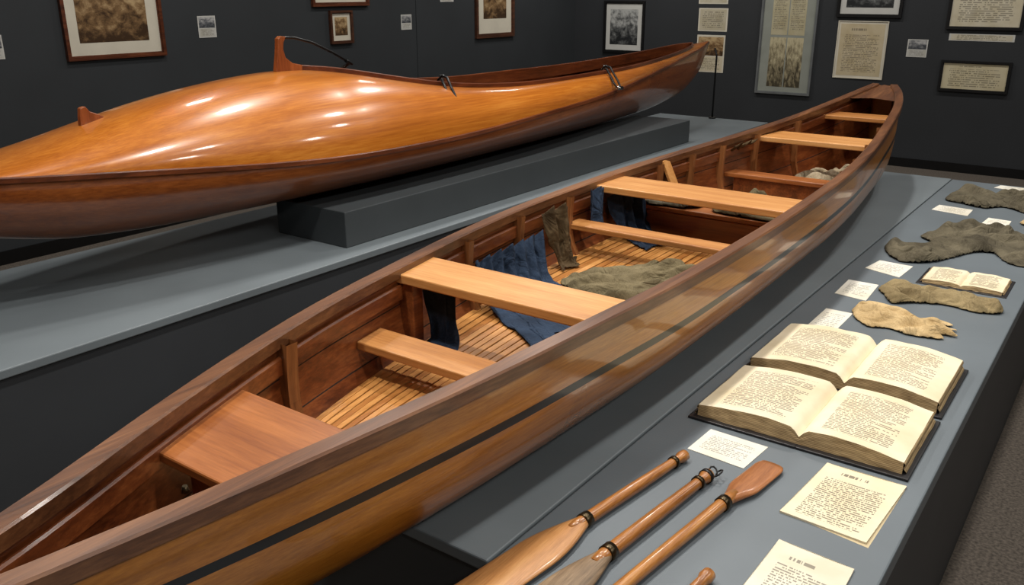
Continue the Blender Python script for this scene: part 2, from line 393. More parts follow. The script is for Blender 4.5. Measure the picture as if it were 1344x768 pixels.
kw,kzs,kzb,kzc,kcw=smoothf(herm(K,1),.55,7.08,.2),smoothf(herm(K,2),.55,7.08,.2),herm(K,3),smoothf(herm(KC,1),.55,7.08,.16),herm(KW,1)
def cw(y): return 0 if y<2.7 or y>6.78 else min(kcw(y),kw(y)*.82)
kys=list(np.linspace(.55,7.08,180))
kay=empty('decked_kayak')
ks=[0,.06,.14,.24,.35,.47,.6,.72,.83,.91,.96,.99,1]
def ksec(y,ins=0,bi=0):
    w=max(kw(y)-ins,.003);zs,zb=kzs(y),kzb(y)+bi;p=[]
    for s in ks: p.append((KX+w*max(0,1-s**2.3)**.62,y,zs-(zs-zb)*s))
    for s in reversed(ks[:-1]): p.append((KX-w*max(0,1-s**2.3)**.62,y,zs-(zs-zb)*s))
    return p
b=MB();rows=[ksec(y) for y in kys];bb=b.grid(rows);nn=len(rows[0])
b.face([bb+k for k in range(nn)]);b.face([bb+(len(kys)-1)*nn+k for k in range(nn)])
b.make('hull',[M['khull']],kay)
b=MB();b.grid([ksec(y,.02,.02) for y in kys if 2.4<y<6.9]);b.make('inner_hull',[M['inner']],kay)
na=18
for sd,nm in ((1,'deck_starboard'),(-1,'deck_port')):
    b=MB();rows=[]
    for y in kys:
        w,c,zs,zc=kw(y),cw(y),kzs(y),max(kzc(y),kzs(y)+.01);r=[]
        for a in np.linspace(0,math.pi/2,na):
            ca=math.cos(a);sa=math.sin(a)
            r.append((KX+sd*(c+(w-c)*ca),y,zs+(zc-zs)*sa))
        rows.append(r)
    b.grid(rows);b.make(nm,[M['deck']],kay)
b=MB()
for sd in (1,-1):
    rail(b,[(KX+sd*kw(y),y,kzs(y)) for y in kys],-sd,.004,.009,-.011,.009)
b.make('rub_rails',[M['rail']],kay)
b=MB()
cys=list(np.linspace(2.705,6.775,90))
loop=[(KX+cw(y),y,kzc(y)) for y in cys]
loopl=[(KX-cw(y),y,kzc(y)) for y in cys]
rail(b,loop,-1,.003,.010,-.05,.022);rail(b,loopl,1,.003,.010,-.05,.022)
b.make('cockpit_coaming',[M['rail']],kay)
b=MB()
for y0,z in ((3.6,1.12),(4.6,1.14),(5.3,1.17)):
    h=kw(y0)*.93;b.box(KX-h,KX+h,y0,y0+.16,z-.02,z)
b.make('cockpit_thwarts',[M['seatR']],kay,.003)
def extrude_yz(b,pts,x,th,m=0):
    k=len(pts);bb=len(b.v)
    b.v+=[(x-th,p[0],p[1]) for p in pts]+[(x+th,p[0],p[1]) for p in pts]
    b.face(range(bb,bb+k),m);b.face(range(bb+k,bb+2*k),m)
    for i in range(k):
        j=(i+1)%k;b.face((bb+i,bb+j,bb+k+j,bb+k+i),m)
b=MB()
extrude_yz(b,[(2.55,1.38),(2.565,1.45),(2.575,1.50),(2.58,1.545),(2.595,1.556),(2.625,1.552),(2.61,1.53),(2.605,1.50),(2.615,1.465),(2.65,1.44),(2.72,1.425),(2.72,1.38)],KX,.012)
b.make('bow_finial',[M['fin']],kay,.003)
b=MB();b.tube([(KX,2.60,1.55),(KX,2.68,1.545),(KX,2.78,1.52),(KX,2.9,1.47),(KX,3.02,1.41)],.006,8)
b.tube([(KX,2.98,1.43),(KX-.02,3.02,1.415),(KX-.14,3.06,1.37)],.009,8)
b.make('finial_stay_rod',[M['blk']],kay)
b=MB()
extrude_yz(b,[(1.655,1.25),(1.66,1.31),(1.665,1.345),(1.685,1.35),(1.70,1.33),(1.735,1.315),(1.76,1.30),(1.76,1.26)],KX,.01)
b.make('bow_cleat',[M['fin']],kay,.003)
def loopmetal(y,nm,sc=1):
    b=MB();x0=KX+cw(y)+.01;z0=kzc(y)+.02
    pth=[(x0-.05,y+.03,z0-.0),(x0-.02,y+.03,z0+.025),(x0+.02,y+.02,z0+.02),(x0+.06,y,z0-.02),(x0+.10,y-.02,z0-.055),(x0+.125,y-.03,z0-.09),(x0+.12,y-.05,z0-.10),(x0+.09,y-.05,z0-.07),(x0+.05,y-.03,z0-.025),(x0+.01,y-.01,z0+.012)]
    b.tube(pth,.0065,8)
    b.tube([(x0+.115,y-.055,z0-.098),(x0+.13,y-.01,z0-.10)],.012,10,m=1)
    b.tube([(x0-.03,y+.04,z0+.0),(x0-.03,y+.04,z0+.03)],.013,10,m=1)
    b.make(nm,[M['blk'],M['steel']],kay)
loopmetal(3.40,'deck_fitting_a');loopmetal(4.98,'deck_fitting_b')
b=MB();b.tube([(-3.05,7.13,.705),(-3.05,7.13,1.22),(-3.07,7.13,1.28)],.008,8);b.tube([(-3.05,7.13,.70),(-3.05,7.13,.712)],.03,20)
b.make('stern_support_stand',[M['blk']])

# ------------------------------------------------------------ cloth simulation
sims=[];tmpobs=[];tmpcols=[]
def resamp(pts,nseg):
    out=[];n=len(pts)
    for i in range(n):
        p0,p1,p2,p3=[np.array(pts[(i+k)%n],float) for k in (-1,0,1,2)]
        for t in np.linspace(0,1,nseg,endpoint=False):
            out.append(.5*((2*p1)+(-p0+p2)*t+(2*p0-5*p1+4*p2-p3)*t*t+(-p0+3*p1-3*p2+p3)*t**3))
    return out
def colcoll(objs):
    c=bpy.data.collections.new('tmpcol')
    for o in objs: c.objects.link(o)
    tmpcols.append(c);return c
def setup_cloth(o,rest,pinidx,coll,stiff=.01,mass=.2):
    o.shape_key_add(name='Basis');k=o.shape_key_add(name='rest')
    for i,c in enumerate(rest): k.data[i].co=c
    k.value=0
    vg=o.vertex_groups.new(name='pin');vg.add([int(i) for i in pinidx],1.0,'REPLACE')
    md=o.modifiers.new('cloth','CLOTH');s=md.settings
    s.quality=7;s.mass=mass;s.bending_stiffness=stiff;s.tension_stiffness=25;s.compression_stiffness=25;s.shear_stiffness=6
    s.tension_damping=8;s.compression_damping=8;s.shear_damping=8;s.air_damping=2
    s.vertex_group_mass='pin';s.rest_shape_key=k
    md.collision_settings.distance_min=.003;md.collision_settings.use_self_collision=False
    md.collision_settings.collection=coll
    md.point_cache.frame_start=1;md.point_cache.frame_end=60
    sims.append((o,[v.co.copy() for v in o.data.vertices]))
def addcol(o,fr=30):
    o.modifiers.new('col','COLLISION');o.collision.thickness_outer=.002;o.collision.cloth_friction=fr
def garment(name,pts,h,mat,seed=0,step=.008,parent=None,nb=6,flow=None,rr=(.014,.028),wl=1.2):
    """crumpled garment lying on a surface: folded height field settled with a cloth sim"""
    rs=random.Random(seed)
    o=resamp(pts,8);ox=np.array([(p[0],p[1]) for p in o]);z0=pts[0][2]
    ox=ox+np.array([[.006*noise.noise(Vector((p[0]*45,p[1]*45,seed))),.006*noise.noise(Vector((p[0]*45,p[1]*45,seed+3)))] for p in ox])
    def inside(x,y):
        c=False;n=len(ox);j=n-1
        for i in range(n):
            if (ox[i,1]>y)!=(ox[j,1]>y) and x<(ox[j,0]-ox[i,0])*(y-ox[i,1])/(ox[j,1]-ox[i,1])+ox[i,0]: c=not c
            j=i
        return c
    mn,mx_=ox.min(0),ox.max(0);nx=int((mx_[0]-mn[0])/step)+3;ny=int((mx_[1]-mn[1])/step)+3
    def edged(x,y): return math.sqrt(((ox-np.array((x,y)))**2).sum(1).min())
    segs=[];tries=0
    while len(segs)<nb and tries<500:
        tries+=1;x=rs.uniform(mn[0],mx_[0]);y=rs.uniform(mn[1],mx_[1])
        if inside(x,y) and edged(x,y)>.012:
            a=(flow if flow is not None else rs.uniform(0,3.14))+rs.uniform(-.5,.5);l=rs.uniform(.05,.14)
            segs.append((x-math.cos(a)*l,y-math.sin(a)*l,x+math.cos(a)*l,y+math.sin(a)*l,rs.uniform(*rr),h*rs.uniform(.5,1)))
    fa=flow if flow is not None else .6
    def lump(x,y):
        z=0
        for x0,y0,x1,y1,r_,hh in segs:
            dx,dy=x1-x0,y1-y0;t=max(0,min(1,((x-x0)*dx+(y-y0)*dy)/(dx*dx+dy*dy)))
            wv=.01*math.sin(t*5+x0*40)
            d=math.hypot(x-x0-dx*t+wv,y-y0-dy*t+wv)
            z=max(z,hh*math.exp(-(d/r_)**2)*(.55+.45*math.sin(math.pi*t)))
        u=x*math.cos(fa)+y*math.sin(fa);v=-x*math.sin(fa)+y*math.cos(fa)
        nn=noise.noise(Vector((u*6/wl+seed,v*26/wl+1.0*noise.noise(Vector((x*9,y*9,seed))),seed)))
        z+=h*.35*max(0,1-abs(nn)*3.2)
        e=edged(x,y) if inside(x,y) else 0
        return z*min(1,e/.016)
    G=[[(mn[0]-step+i*step,mn[1]-step+j*step) for j in range(ny)] for i in range(nx)]
    I=[[inside(*G[i][j]) for j in range(ny)] for i in range(nx)]
    LZ=np.array([[lump(*G[i][j]) for j in range(ny)] for i in range(nx)])
    P_=np.pad(LZ,1,mode='edge');LZ=(P_[1:-1,1:-1]*2+P_[:-2,1:-1]+P_[2:,1:-1]+P_[1:-1,:-2]+P_[1:-1,2:])/6
    tb=MB();tb.grid([[(G[i][j][0],G[i][j][1],z0+LZ[i][j]) for j in range(ny)] for i in range(nx)])
    tb.quad([(mn[0]-.3,mn[1]-.3,z0-.001),(mx_[0]+.3,mn[1]-.3,z0-.001),(mx_[0]+.3,mx_[1]+.3,z0-.001),(mn[0]-.3,mx_[1]+.3,z0-.001)])
    to=tb.make('tmp_body',[M['dk']],recalc=False)
    if to.data.polygons[0].normal.z<0: to.data.flip_normals()
    tmpobs.append(to);addcol(to);coll=colcoll([to])
    idx={};b=MB();pin=set()
    def vid(i,j):
        if (i,j) in idx: return idx[(i,j)]
        x,y=G[i][j]
        if not I[i][j]:
            d=((ox-np.array((x,y)))**2).sum(1);k=int(d.argmin());x,y=ox[k]
        v=len(b.v);z=z0+.005
        if I[i][j]: z+=LZ[i][j]+.002
        b.v.append((float(x),float(y),float(z)));idx[(i,j)]=v
        if not I[i][j]: pin.add(v)
        return v
    for i in range(nx-1):
        for j in range(ny-1):
            if I[i][j]+I[i+1][j]+I[i+1][j+1]+I[i][j+1]>=2:
                b.face((vid(i,j),vid(i+1,j),vid(i+1,j+1),vid(i,j+1)),0,None,True)
    ob=b.make(name,[mat],parent,recalc=False)
    cx,cy=ox.mean(0)
    rest=[(cx+(v[0]-cx)*1.05,cy+(v[1]-cy)*1.05,z0+(v[2]-z0)*1.05) for v in b.v]
    pl=[p for p in sorted(pin) if rs.random()<.5]
    setup_cloth(ob,rest,pl,coll,stiff=.3)
    return ob
def hang(name,path,wd,width,mat,seed=0,amp=.01,parent=None,excess=1.4,step=.009,pinrows=1,coll=None):
    P=[np.array(p,float) for p in path];wd=np.array(wd,float);wd/=np.linalg.norm(wd)
    L=[0]
    for a,c in zip(P[:-1],P[1:]): L.append(L[-1]+np.linalg.norm(c-a))
    nr=int(L[-1]/step)+1;nc=int(width*excess/step)+1
    b=MB();rows=[];rest=[]
    for i in range(nr):
        s=L[-1]*i/(nr-1)
        row=[]
        for j in range(nc):
            t=j/(nc-1)-.5
            a=amp*(1+math.sin(t*width*6.28/.07+seed+i*.06+2*noise.noise(Vector((t*4,i*.08,seed))))+.9*noise.noise(Vector((t*9,i*.06,seed))))
            cutf=1+.3*noise.noise(Vector((t*5,seed,1)))
            ss=s*cutf
            p=np.array([np.interp(min(ss,L[-1]),L,[q[k] for q in P]) for k in range(3)])
            row.append(tuple(p+wd*t*width*(1-.2*math.sin(3.14*i/nr))+np.array((a*.7+.003,0,a*.7+.003))))
            rest.append((t*width*excess,-ss*1.15,0))
        rows.append(row)
    b.grid(rows);o=b.make(name,[mat],parent,recalc=False)
    setup_cloth(o,rest,list(range(nc*pinrows)),coll)
    return o
addcol(inner_o,20)
b=MB();b.quad([(-1.75,.9,ZF+.002),(-.85,.9,ZF+.002),(-.85,4.9,ZF+.002),(-1.75,4.9,ZF+.002)]);tmpf=b.make('tmp_floor',[M['dk']],recalc=False)
addcol(tmpf);tmpobs.append(tmpf);CH=colcoll([inner_o,tmpf])
ZC_=ZF+.002
hang('navy_cloth',[(-1.475,1.69,1.012),(-1.47,1.685,.95),(-1.46,1.67,.89),(-1.44,1.62,.85),(-1.42,1.57,.845)],(1,.25,0),.11,M['navy'],1.3,.010,coll=CH)
hang('navy_blanket',[(-1.60,2.18,.955),(-1.575,2.17,.90),(-1.53,2.14,.86),(-1.44,2.10,.85),(-1.33,2.03,.85),(-1.20,1.96,.85)],(-.1,1,0),.46,M['navy'],2.1,.018,excess=1.5,coll=CH)
garment('olive_garment',[(-1.48,2.32,ZC_),(-1.43,2.50,ZC_),(-1.32,2.61,ZC_),(-1.15,2.62,ZC_),(-1.02,2.56,ZC_),(-1.03,2.38,ZC_),(-1.15,2.27,ZC_),(-1.32,2.24,ZC_)],.05,M['olive'],3,nb=12,flow=.5)
hang('leather_satchel',[(-1.62,2.48,1.02),(-1.61,2.48,.96),(-1.58,2.48,.90),(-1.53,2.46,.86),(-1.47,2.46,.85)],(.1,1,0),.14,M['leather'],5,.02,excess=1.55,coll=CH)
hang('navy_cloth',[(-1.635,2.78,1.035),(-1.63,2.78,1.0),(-1.62,2.77,.95),(-1.60,2.77,.89)],(0,1,0),.12,M['navy'],7,.014,coll=CH)
hang('navy_jacket',[(-1.62,3.0,.99),(-1.60,2.98,.93),(-1.55,2.96,.87),(-1.45,2.92,.85),(-1.36,2.9,.845)],(.2,1,0),.22,M['navy'],8,.018,coll=CH)
ZM=.941
garment('grey_garment',[(-1.58,3.08,ZM),(-1.57,3.22,ZM),(-1.45,3.25,ZM),(-1.36,3.2,ZM),(-1.38,3.09,ZM),(-1.48,3.07,ZM)],.045,M['greyc'],9,nb=6,flow=.3)
garment('olive_garment',[(-1.30,3.10,ZM),(-1.28,3.24,ZM),(-1.14,3.26,ZM),(-.99,3.2,ZM),(-1.0,3.08,ZM),(-1.15,3.075,ZM)],.05,M['olive'],11,nb=7,flow=.2)
garment('olive_garment',[(-1.58,3.3,ZC_),(-1.58,3.6,ZC_),(-1.35,3.66,ZC_),(-1.1,3.6,ZC_),(-1.08,3.34,ZC_),(-1.3,3.3,ZC_)],.09,M['olive'],15,nb=12,flow=.6)
hang('leather_bag',[(-1.525,3.96,1.06),(-1.515,3.95,1.0),(-1.49,3.93,.95),(-1.43,3.91,.90)],(.18,1,0),.18,M['leather'],12,.012,coll=CH)
garment('pale_rag_bundle',[(-1.36,4.12,ZC_),(-1.32,4.42,ZC_),(-1.15,4.48,ZC_),(-1.07,4.32,ZC_),(-1.12,4.10,ZC_)],.09,M['rag'],13,nb=8,rr=(.025,.045))
ZT=.70
garment('beige_glove',[(-.71,2.98,ZT),(-.67,3.07,ZT),(-.59,3.06,ZT),(-.52,3.02,ZT),(-.45,3.04,ZT),(-.40,3.02,ZT),(-.42,2.985,ZT),(-.375,2.975,ZT),(-.41,2.95,ZT),(-.37,2.92,ZT),(-.42,2.91,ZT),(-.40,2.87,ZT),(-.50,2.85,ZT),(-.56,2.87,ZT),(-.62,2.85,ZT),(-.67,2.89,ZT)],.036,M['beige'],21,step=.006,nb=9,flow=.05,rr=(.01,.02),wl=.9)
garment('tan_stocking',[(-.70,3.28,ZT),(-.66,3.38,ZT),(-.58,3.36,ZT),(-.49,3.34,ZT),(-.40,3.36,ZT),(-.31,3.33,ZT),(-.29,3.24,ZT),(-.36,3.20,ZT),(-.46,3.22,ZT),(-.55,3.18,ZT),(-.62,3.13,ZT),(-.66,3.2,ZT)],.04,M['tan'],22,step=.007,nb=9,flow=-.05,rr=(.012,.024),wl=.9)
garment('weathered_shirt',[(-.82,3.84,ZT),(-.80,3.93,ZT),(-.70,3.97,ZT),(-.66,4.02,ZT),(-.74,4.14,ZT),(-.68,4.3,ZT),(-.57,4.42,ZT),(-.42,4.46,ZT),(-.28,4.3,ZT),(-.27,3.92,ZT),(-.36,3.90,ZT),(-.43,4.02,ZT),(-.50,3.98,ZT),(-.56,3.84,ZT),(-.62,3.72,ZT),(-.73,3.68,ZT)],.048,M['greyc'],23,step=.009,nb=18,rr=(.018,.034),wl=1.5)
garment('grey_trousers',[(-.80,4.98,ZT),(-.78,5.22,ZT),(-.66,5.30,ZT),(-.56,5.24,ZT),(-.44,5.34,ZT),(-.28,5.2,ZT),(-.28,4.92,ZT),(-.40,4.87,ZT),(-.52,4.96,ZT),(-.60,4.88,ZT),(-.72,4.93,ZT)],.055,M['greyc'],24,step=.009,nb=12,flow=.2,rr=(.02,.036),wl=1.6)
garment('tan_cloth_scrap',[(-.41,4.64,ZT),(-.38,4.78,ZT),(-.27,4.78,ZT),(-.27,4.6,ZT),(-.33,4.58,ZT)],.035,M['beige'],25,nb=4)
t0=time.time()
nf=1
for f_ in range(1,29):
    S.frame_set(f_);nf=f_
    if time.time()-t0>100: break
dg=bpy.context.evaluated_depsgraph_get();rep=[]
for o,orig in sims:
    ev=o.evaluated_get(dg);me=bpy.data.meshes.new_from_object(ev)
    nv=np.array([v.co[:] for v in me.vertices]);ov=np.array([c[:] for c in orig])
    bad=len(nv)!=len(ov) or (not np.isfinite(nv).all()) or (np.abs(nv-ov).max()>.35)
    rep.append((o.name,len(nv),round(float(np.abs(nv-ov).max()),3) if len(nv)==len(ov) else -1,bool(bad)))
    o.modifiers.clear();o.shape_key_clear()
    if not bad: o.data=me
    md=o.modifiers.new('s','SOLIDIFY');md.thickness=.0025;md.offset=0
    md=o.modifiers.new('ss','SUBSURF');md.levels=1;md.render_levels=1
print('SIM',nf,round(time.time()-t0,1),rep)
inner_o.modifiers.clear()
for t in tmpobs: bpy.data.objects.remove(t)
for c in tmpcols: bpy.data.collections.remove(c)
S.frame_set(1)

# ------------------------------------------------------------ papers on table
def card(name,pts,mat,z=ZT,th=.0018,curl=.0):
    b=MB();n_=8
    p=[np.array(q,float) for q in pts]
    rows=[]
    for i in range(n_+1):
        r=[]
        for j in range(n_+1):
            u,v=j/n_,i/n_
            q=p[0]*(1-u)*(1-v)+p[1]*u*(1-v)+p[2]*u*v+p[3]*(1-u)*v
            r.append((q[0],q[1],z+th+curl*((2*u-1)**4*.5+(2*v-1)**4*.5)))
        rows.append(r)
    b.grid(rows,uvf=lambda i,j:(j/n_,i/n_));
    b.quad([(q[0],q[1],z+.0002) for q in p])
    for a in range(4):
        c=(a+1)%4;b.quad([(p[a][0],p[a][1],z+.0002),(p[c][0],p[c][1],z+.0002),(p[c][0],p[c][1],z+th+curl),(p[a][0],p[a][1],z+th+curl)],0,((0,0),(0.01,0),(0.01,0.01),(0,0.01)))
    return b.make(name,[mat])
W1=(220,217,207)
card('label_card',[(-.755,1.765),(-.61,1.755),(-.60,1.885),(-.75,1.89)],paper('p1',W1,INK,16,70,.12,.2,.55,1))
card('letter_page',[(-.48,1.63),(-.30,1.62),(-.285,1.89),(-.46,1.89)],paper('p2',(217,205,177),INK,32,76,.12,.08,.75,2,True),curl=.003)
card('letter_page',[(-.475,1.635),(-.293,1.61),(-.285,1.88),(-.46,1.885)],paper('p2b',(190,174,140),INK,24,38,.1,.08,.0,2),z=.6985)
card('letter_page',[(-.45,1.28),(-.29,1.27),(-.295,1.52),(-.445,1.53)],paper('p3',(216,210,194),INK,30,66,.16,.14,.65,3,True),curl=.003)
card('label_card',[(-.79,2.745),(-.70,2.74),(-.70,2.95),(-.79,2.95)],paper('p4',W1,INK,12,40,.14,.15,.45,4))
card('label_card',[(-.815,3.13),(-.70,3.11),(-.71,3.32),(-.82,3.32)],paper('p5',W1,INK,12,40,.14,.15,.45,5))
card('label_card',[(-.81,3.51),(-.67,3.46),(-.66,3.64),(-.79,3.65)],paper('p6',W1,INK,10,34,.14,.15,.45,6))
card('label_card',[(-.81,4.71),(-.64,4.67),(-.64,4.82),(-.80,4.84)],paper('p7',W1,INK,8,34,.14,.15,.35,7))
card('label_card',[(-.56,4.53),(-.45,4.50),(-.45,4.68),(-.55,4.69)],paper('p8',W1,INK,8,34,.14,.15,.35,8))
card('label_card',[(-.64,5.46),(-.40,5.43),(-.38,5.54),(-.62,5.55)],paper('p9',W1,INK,6,34,.14,.15,.35,9))

# ------------------------------------------------------------ open books
def openbook(x0,x1,y0,y1,z,hp,gut,seedp,cov=True,rows_=36,cols_=80,hc=.007):
    e=empty('open_book')
    c=MB();c.box(x0,gut,y0,y1,z,z+hc);c.box(gut,x1,y0,y1,z,z+hc);c.make('cover',[M['cover']],e,.002)
    px0,px1,py0,py1=x0+.018,x1-.018,y0+.022,y1-.014
    for side in (0,1):
        b=MB();n_=22;m_=10
        def prof(t):
            return hp*(.72+.42*math.sin(t*math.pi*.80)**1.0) if t<.93 else hp*(.72+.42*math.sin(.93*math.pi*.80))*(1-(t-.93)/.07*.55)
        xa,xb=(px0,gut) if side==0 else (px1,gut)
        rows=[]
        for i in range(m_+1):
            v=i/m_;r=[]
            for j in range(n_+1):
                t=j/n_;x=xa+(xb-xa)*t
                wob=.003*noise.noise(Vector((x*12,v*3,seedp)))
                r.append((x,py0+(py1-py0)*v+wob,z+hc+prof(t)+.003*noise.noise(Vector((t*4,v*4,seedp)))))
            rows.append(r)
        uvf=(lambda i,j:(j/n_,i/m_)) if side==0 else (lambda i,j:(1-j/n_,i/m_))
        b.grid(rows,uvf=uvf,m=0)
        def skirt(line,dx,dy):
            rr=[]
            for q in np.linspace(0,1,9):
                rr.append([(p[0]+dx*(.0025*math.sin(q*9)+.003*noise.noise(Vector((k*.4,q*14,seedp)))+ .006*q),p[1]+dy*(.003*noise.noise(Vector((k*.4,q*14,seedp+4)))+.004*q),p[2]*(1-q)+(z+hc)*q) for k,p in enumerate(line)])
            b.grid(rr,m=1)
        skirt(rows[0],0,-1);skirt(rows[-1],0,1);skirt([r[0] for r in rows],-1 if side==0 else 1,0)
        b.make('pages_%d'%side,[paper('bp%d%d'%(seedp,side),(221,209,182),INK,rows_,cols_,.17,.1,.7,seedp+side,False,.2),M['edge']],e,recalc=True)
    return e
openbook(-.825,-.288,1.915,2.262,.70,.038,-.545,31)
openbook(-.828,-.290,2.285,2.655,.70,.042,-.545,33)
openbook(-.605,-.30,3.43,3.66,.70,.014,-.455,35,hc=.003,rows_=18,cols_=30)

# ------------------------------------------------------------ paddles
def paddle(p0,p1,blade_w,blade_l,mats,rsh=.0135,tipup=False,collar=True,cord=False):
    e=empty('wooden_paddle');a=Vector((p0[0],p0[1],0));c=Vector((p1[0],p1[1],0));d=(c-a);Ln=d.length;d.normalize()
    z=ZT+rsh+.001
    def at(s,zz=z): q=a+d*s;return (q.x,q.y,zz)
    b=MB();sl=Ln-blade_l
    b.tube([at(0),at(.004),at(.02),at(.03),at(.05),at(sl*.5),at(sl),at(sl+.03)],[rsh*.7,rsh*1.0,rsh*1.05,rsh*.8,rsh*.85,rsh,rsh*1.05,rsh*.8],14)
    b.make('shaft',[mats[0]],e)
    b=MB();path=[];rad=[]
    for t in np.linspace(0,1,20):
        path.append(at(sl-.02+t*(blade_l+.02),ZT+.009+(z-ZT-.009)*(1-t)**2))
        if tipup: w=blade_w*min(1,(t*2.0+.22))*(1 if t<.93 else 1-(t-.93)*3)
        else: w=blade_w*(.28+.72*math.sin(min(1,t*2.6)*math.pi/2))*(1 if t<.8 else math.sqrt(max(.05,1-((t-.8)/.21)**2)))
        th=rsh*.85*(1-t)+.0045*t
        rad.append((max(w/2,rsh*.9),th))
    b.tube(path,rad,18);b.make('blade',[mats[1]],e)
    if collar:
        b=MB();b.tube([at(sl-.03),at(sl-.01)],rsh*1.25,14);b.tube([at(.045),at(.055)],rsh*1.1,14);b.make('collar',[M['metal']],e)
    if cord:
        b=MB();q=Vector(at(0));pp=[]
        for k in range(14):
            an=k/13*2*math.pi*1.3;pp.append((q.x+.012*math.cos(an)+.004*k*.3,q.y+.01+.012*math.sin(an),ZT+.012+.012*math.sin(an*.7)**2))
        b.tube(pp,.0022,6);b.tube([at(.01),at(.02)],rsh*1.2,12);b.make('cord',[M['blk']],e)
shaftm=wood('paddle_shaft',(124,74,32),(160,104,50),(186,130,70),.35,.5,scale=2)
bladem=wood('paddle_blade',(146,98,54),(176,124,74),(196,148,96),.4,.35,scale=2)
bladem2=wood('paddle_blade_red',(120,70,36),(148,92,50),(172,112,66),.4,.35,scale=2)
greyb=wood('paddle_blade_weathered',(84,68,50),(124,102,78),(152,130,102),.6,.05,scale=2)
paddle((-.737,1.715),(-.845,.93),.095,.40,[shaftm,bladem])
paddle((-.655,1.665),(-.735,.86),.085,.40,[shaftm,greyb],rsh=.0145,cord=True)
paddle((-.665,.80),(-.558,1.80),.066,.21,[shaftm,bladem2],tipup=True)
paddle((-.508,1.335),(-.56,.5),.07,.35,[shaftm,bladem],collar=False)

# ------------------------------------------------------------ wall pictures
def frame_on(wall,a0,a1,z0,z1,name,fcol,fw,mat_m,pics,depth=.03):
    b=MB()
    def tr(a,dep,z):
        return (XL+dep,a,z) if wall=='L' else (a,YB-dep,z)
    def bx(aa0,aa1,d0,d1,zz0,zz1,m):
        P=[tr(aa0,d0,zz0),tr(aa1,d0,zz0),tr(aa1,d1,zz0),tr(aa0,d1,zz0),tr(aa0,d0,zz1),tr(aa1,d0,zz1),tr(aa1,d1,zz1),tr(aa0,d1,zz1)]
        b.prism8(P,m)
    mats=[fcol,mat_m]
    if fw>0:
        for (p,q,r,s) in ((a0,a1,z0,z0+fw),(a0,a1,z1-fw,z1),(a0,a0+fw,z0+fw,z1-fw),(a1-fw,a1,z0+fw,z1-fw)): bx(p,q,.001,depth,r,s,0)
        for (p,q,r,s) in ((a0+fw,a1-fw,z0+fw,z0+fw*1.3),(a0+fw,a1-fw,z1-fw*1.3,z1-fw),(a0+fw,a0+fw*1.3,z0+fw*1.3,z1-fw*1.3),(a1-fw*1.3,a1-fw,z0+fw*1.3,z1-fw*1.3)): bx(p,q,.001,depth*.65,r,s,0)
    md=depth*.4
    bx(a0+fw*.9,a1-fw*.9,.001,md,z0+fw*.9,z1-fw*.9,1)
    for (u0,u1,v0,v1,pm) in pics:
        if pm not in mats: mats.append(pm)
        A0,A1=a0+(a1-a0)*u0,a0+(a1-a0)*u1;Z0,Z1=z0+(z1-z0)*v0,z0+(z1-z0)*v1
        b.quad([tr(A0,md+.001,Z0),tr(A1,md+.001,Z0),tr(A1,md+.001,Z1),tr(A0,md+.001,Z1)],mats.index(pm))
    return b.make(name,mats,recalc=False)
fr_red=wood('frame_mahogany',(58,28,16),(84,42,24),(116,64,38),.35,.4,scale=2)
fr_dk=wood('frame_dark_walnut',(46,26,18),(70,40,26),(96,58,38),.35,.4,scale=2)
fr_blk=plain('frame_black',(20,20,21),.35)
fr_sil=plain('frame_silver',(130,134,136),.35,metal=.5)
mw=plain('mat_board_cream',(206,200,184),.8,.03)
mww=plain('mat_board_white',(196,196,192),.8,.03)
mol=plain('mat_board_greygreen',(140,144,136),.8,.04)
sep=lambda s,sc=4.0:photo('sepia_photo_%s'%s,(64,46,30),(128,100,68),(186,160,120),sc,float(s))
gry=lambda s,sc=4.0:photo('grey_photo_%s'%s,(38,40,42),(96,98,98),(176,178,176),sc,float(s))
txt=lambda s,r=14,base=(206,200,184),t=False,c=30:paper('wall_text_%s'%s,base,INK,int(r*1.4),int(c*1.6),.1,.08,.55,float(s),t)
frame_on('L',3.20,3.95,1.28,1.95,'framed_picture',fr_red,.024,mw,[(.14,.84,.17,.84,sep(1,5.0))])
frame_on('L',5.41,6.09,1.60,2.1,'framed_picture',fr_red,.026,mw,[(.14,.86,.17,.84,sep(2))])
frame_on('L',5.60,5.87,1.28,1.565,'framed_picture',fr_dk,.02,mw,[(.22,.78,.25,.8,sep(3))])
frame_on('L',7.68,8.37,1.24,1.90,'framed_picture',fr_dk,.035,mw,[(.2,.8,.3,.85,sep(4))])
for a0,a1,z0,z1,s in ((4.26,4.42,1.39,1.55,5),(6.53,6.68,1.37,1.51,6),(7.12,7.33,1.62,1.75,7),(2.65,2.80,1.32,1.47,8)):
    frame_on('L',a0,a1,z0,z1,'wall_label',fr_blk,0,mww,[(.06,.94,.45,.95,photo('lbl%d'%s,(60,64,70),(110,112,116),(180,180,180),3.0,s)),(.06,.94,.05,.42,txt(s,5,(190,190,186)))],.008)
frame_on('B',-5.63,-5.08,1.01,1.61,'framed_picture',fr_blk,.025,mww,[(.16,.84,.16,.84,gry(11,5.0))])
frame_on('B',-4.41,-4.06,1.585,1.85,'document_page',fr_blk,0,mw,[(.05,.95,.05,.95,txt(12,8,(190,184,164)))],.008)
frame_on('B',-4.40,-4.05,1.29,1.54,'document_page',fr_blk,0,mw,[(.05,.95,.05,.95,txt(13,8,(186,178,156)))],.008)
frame_on('B',-4.40,-4.06,.84,1.25,'document_page',fr_blk,0,mw,[(.05,.95,.45,.95,sep(14)),(.05,.95,.03,.42,txt(14,8,(200,190,166)))],.008)
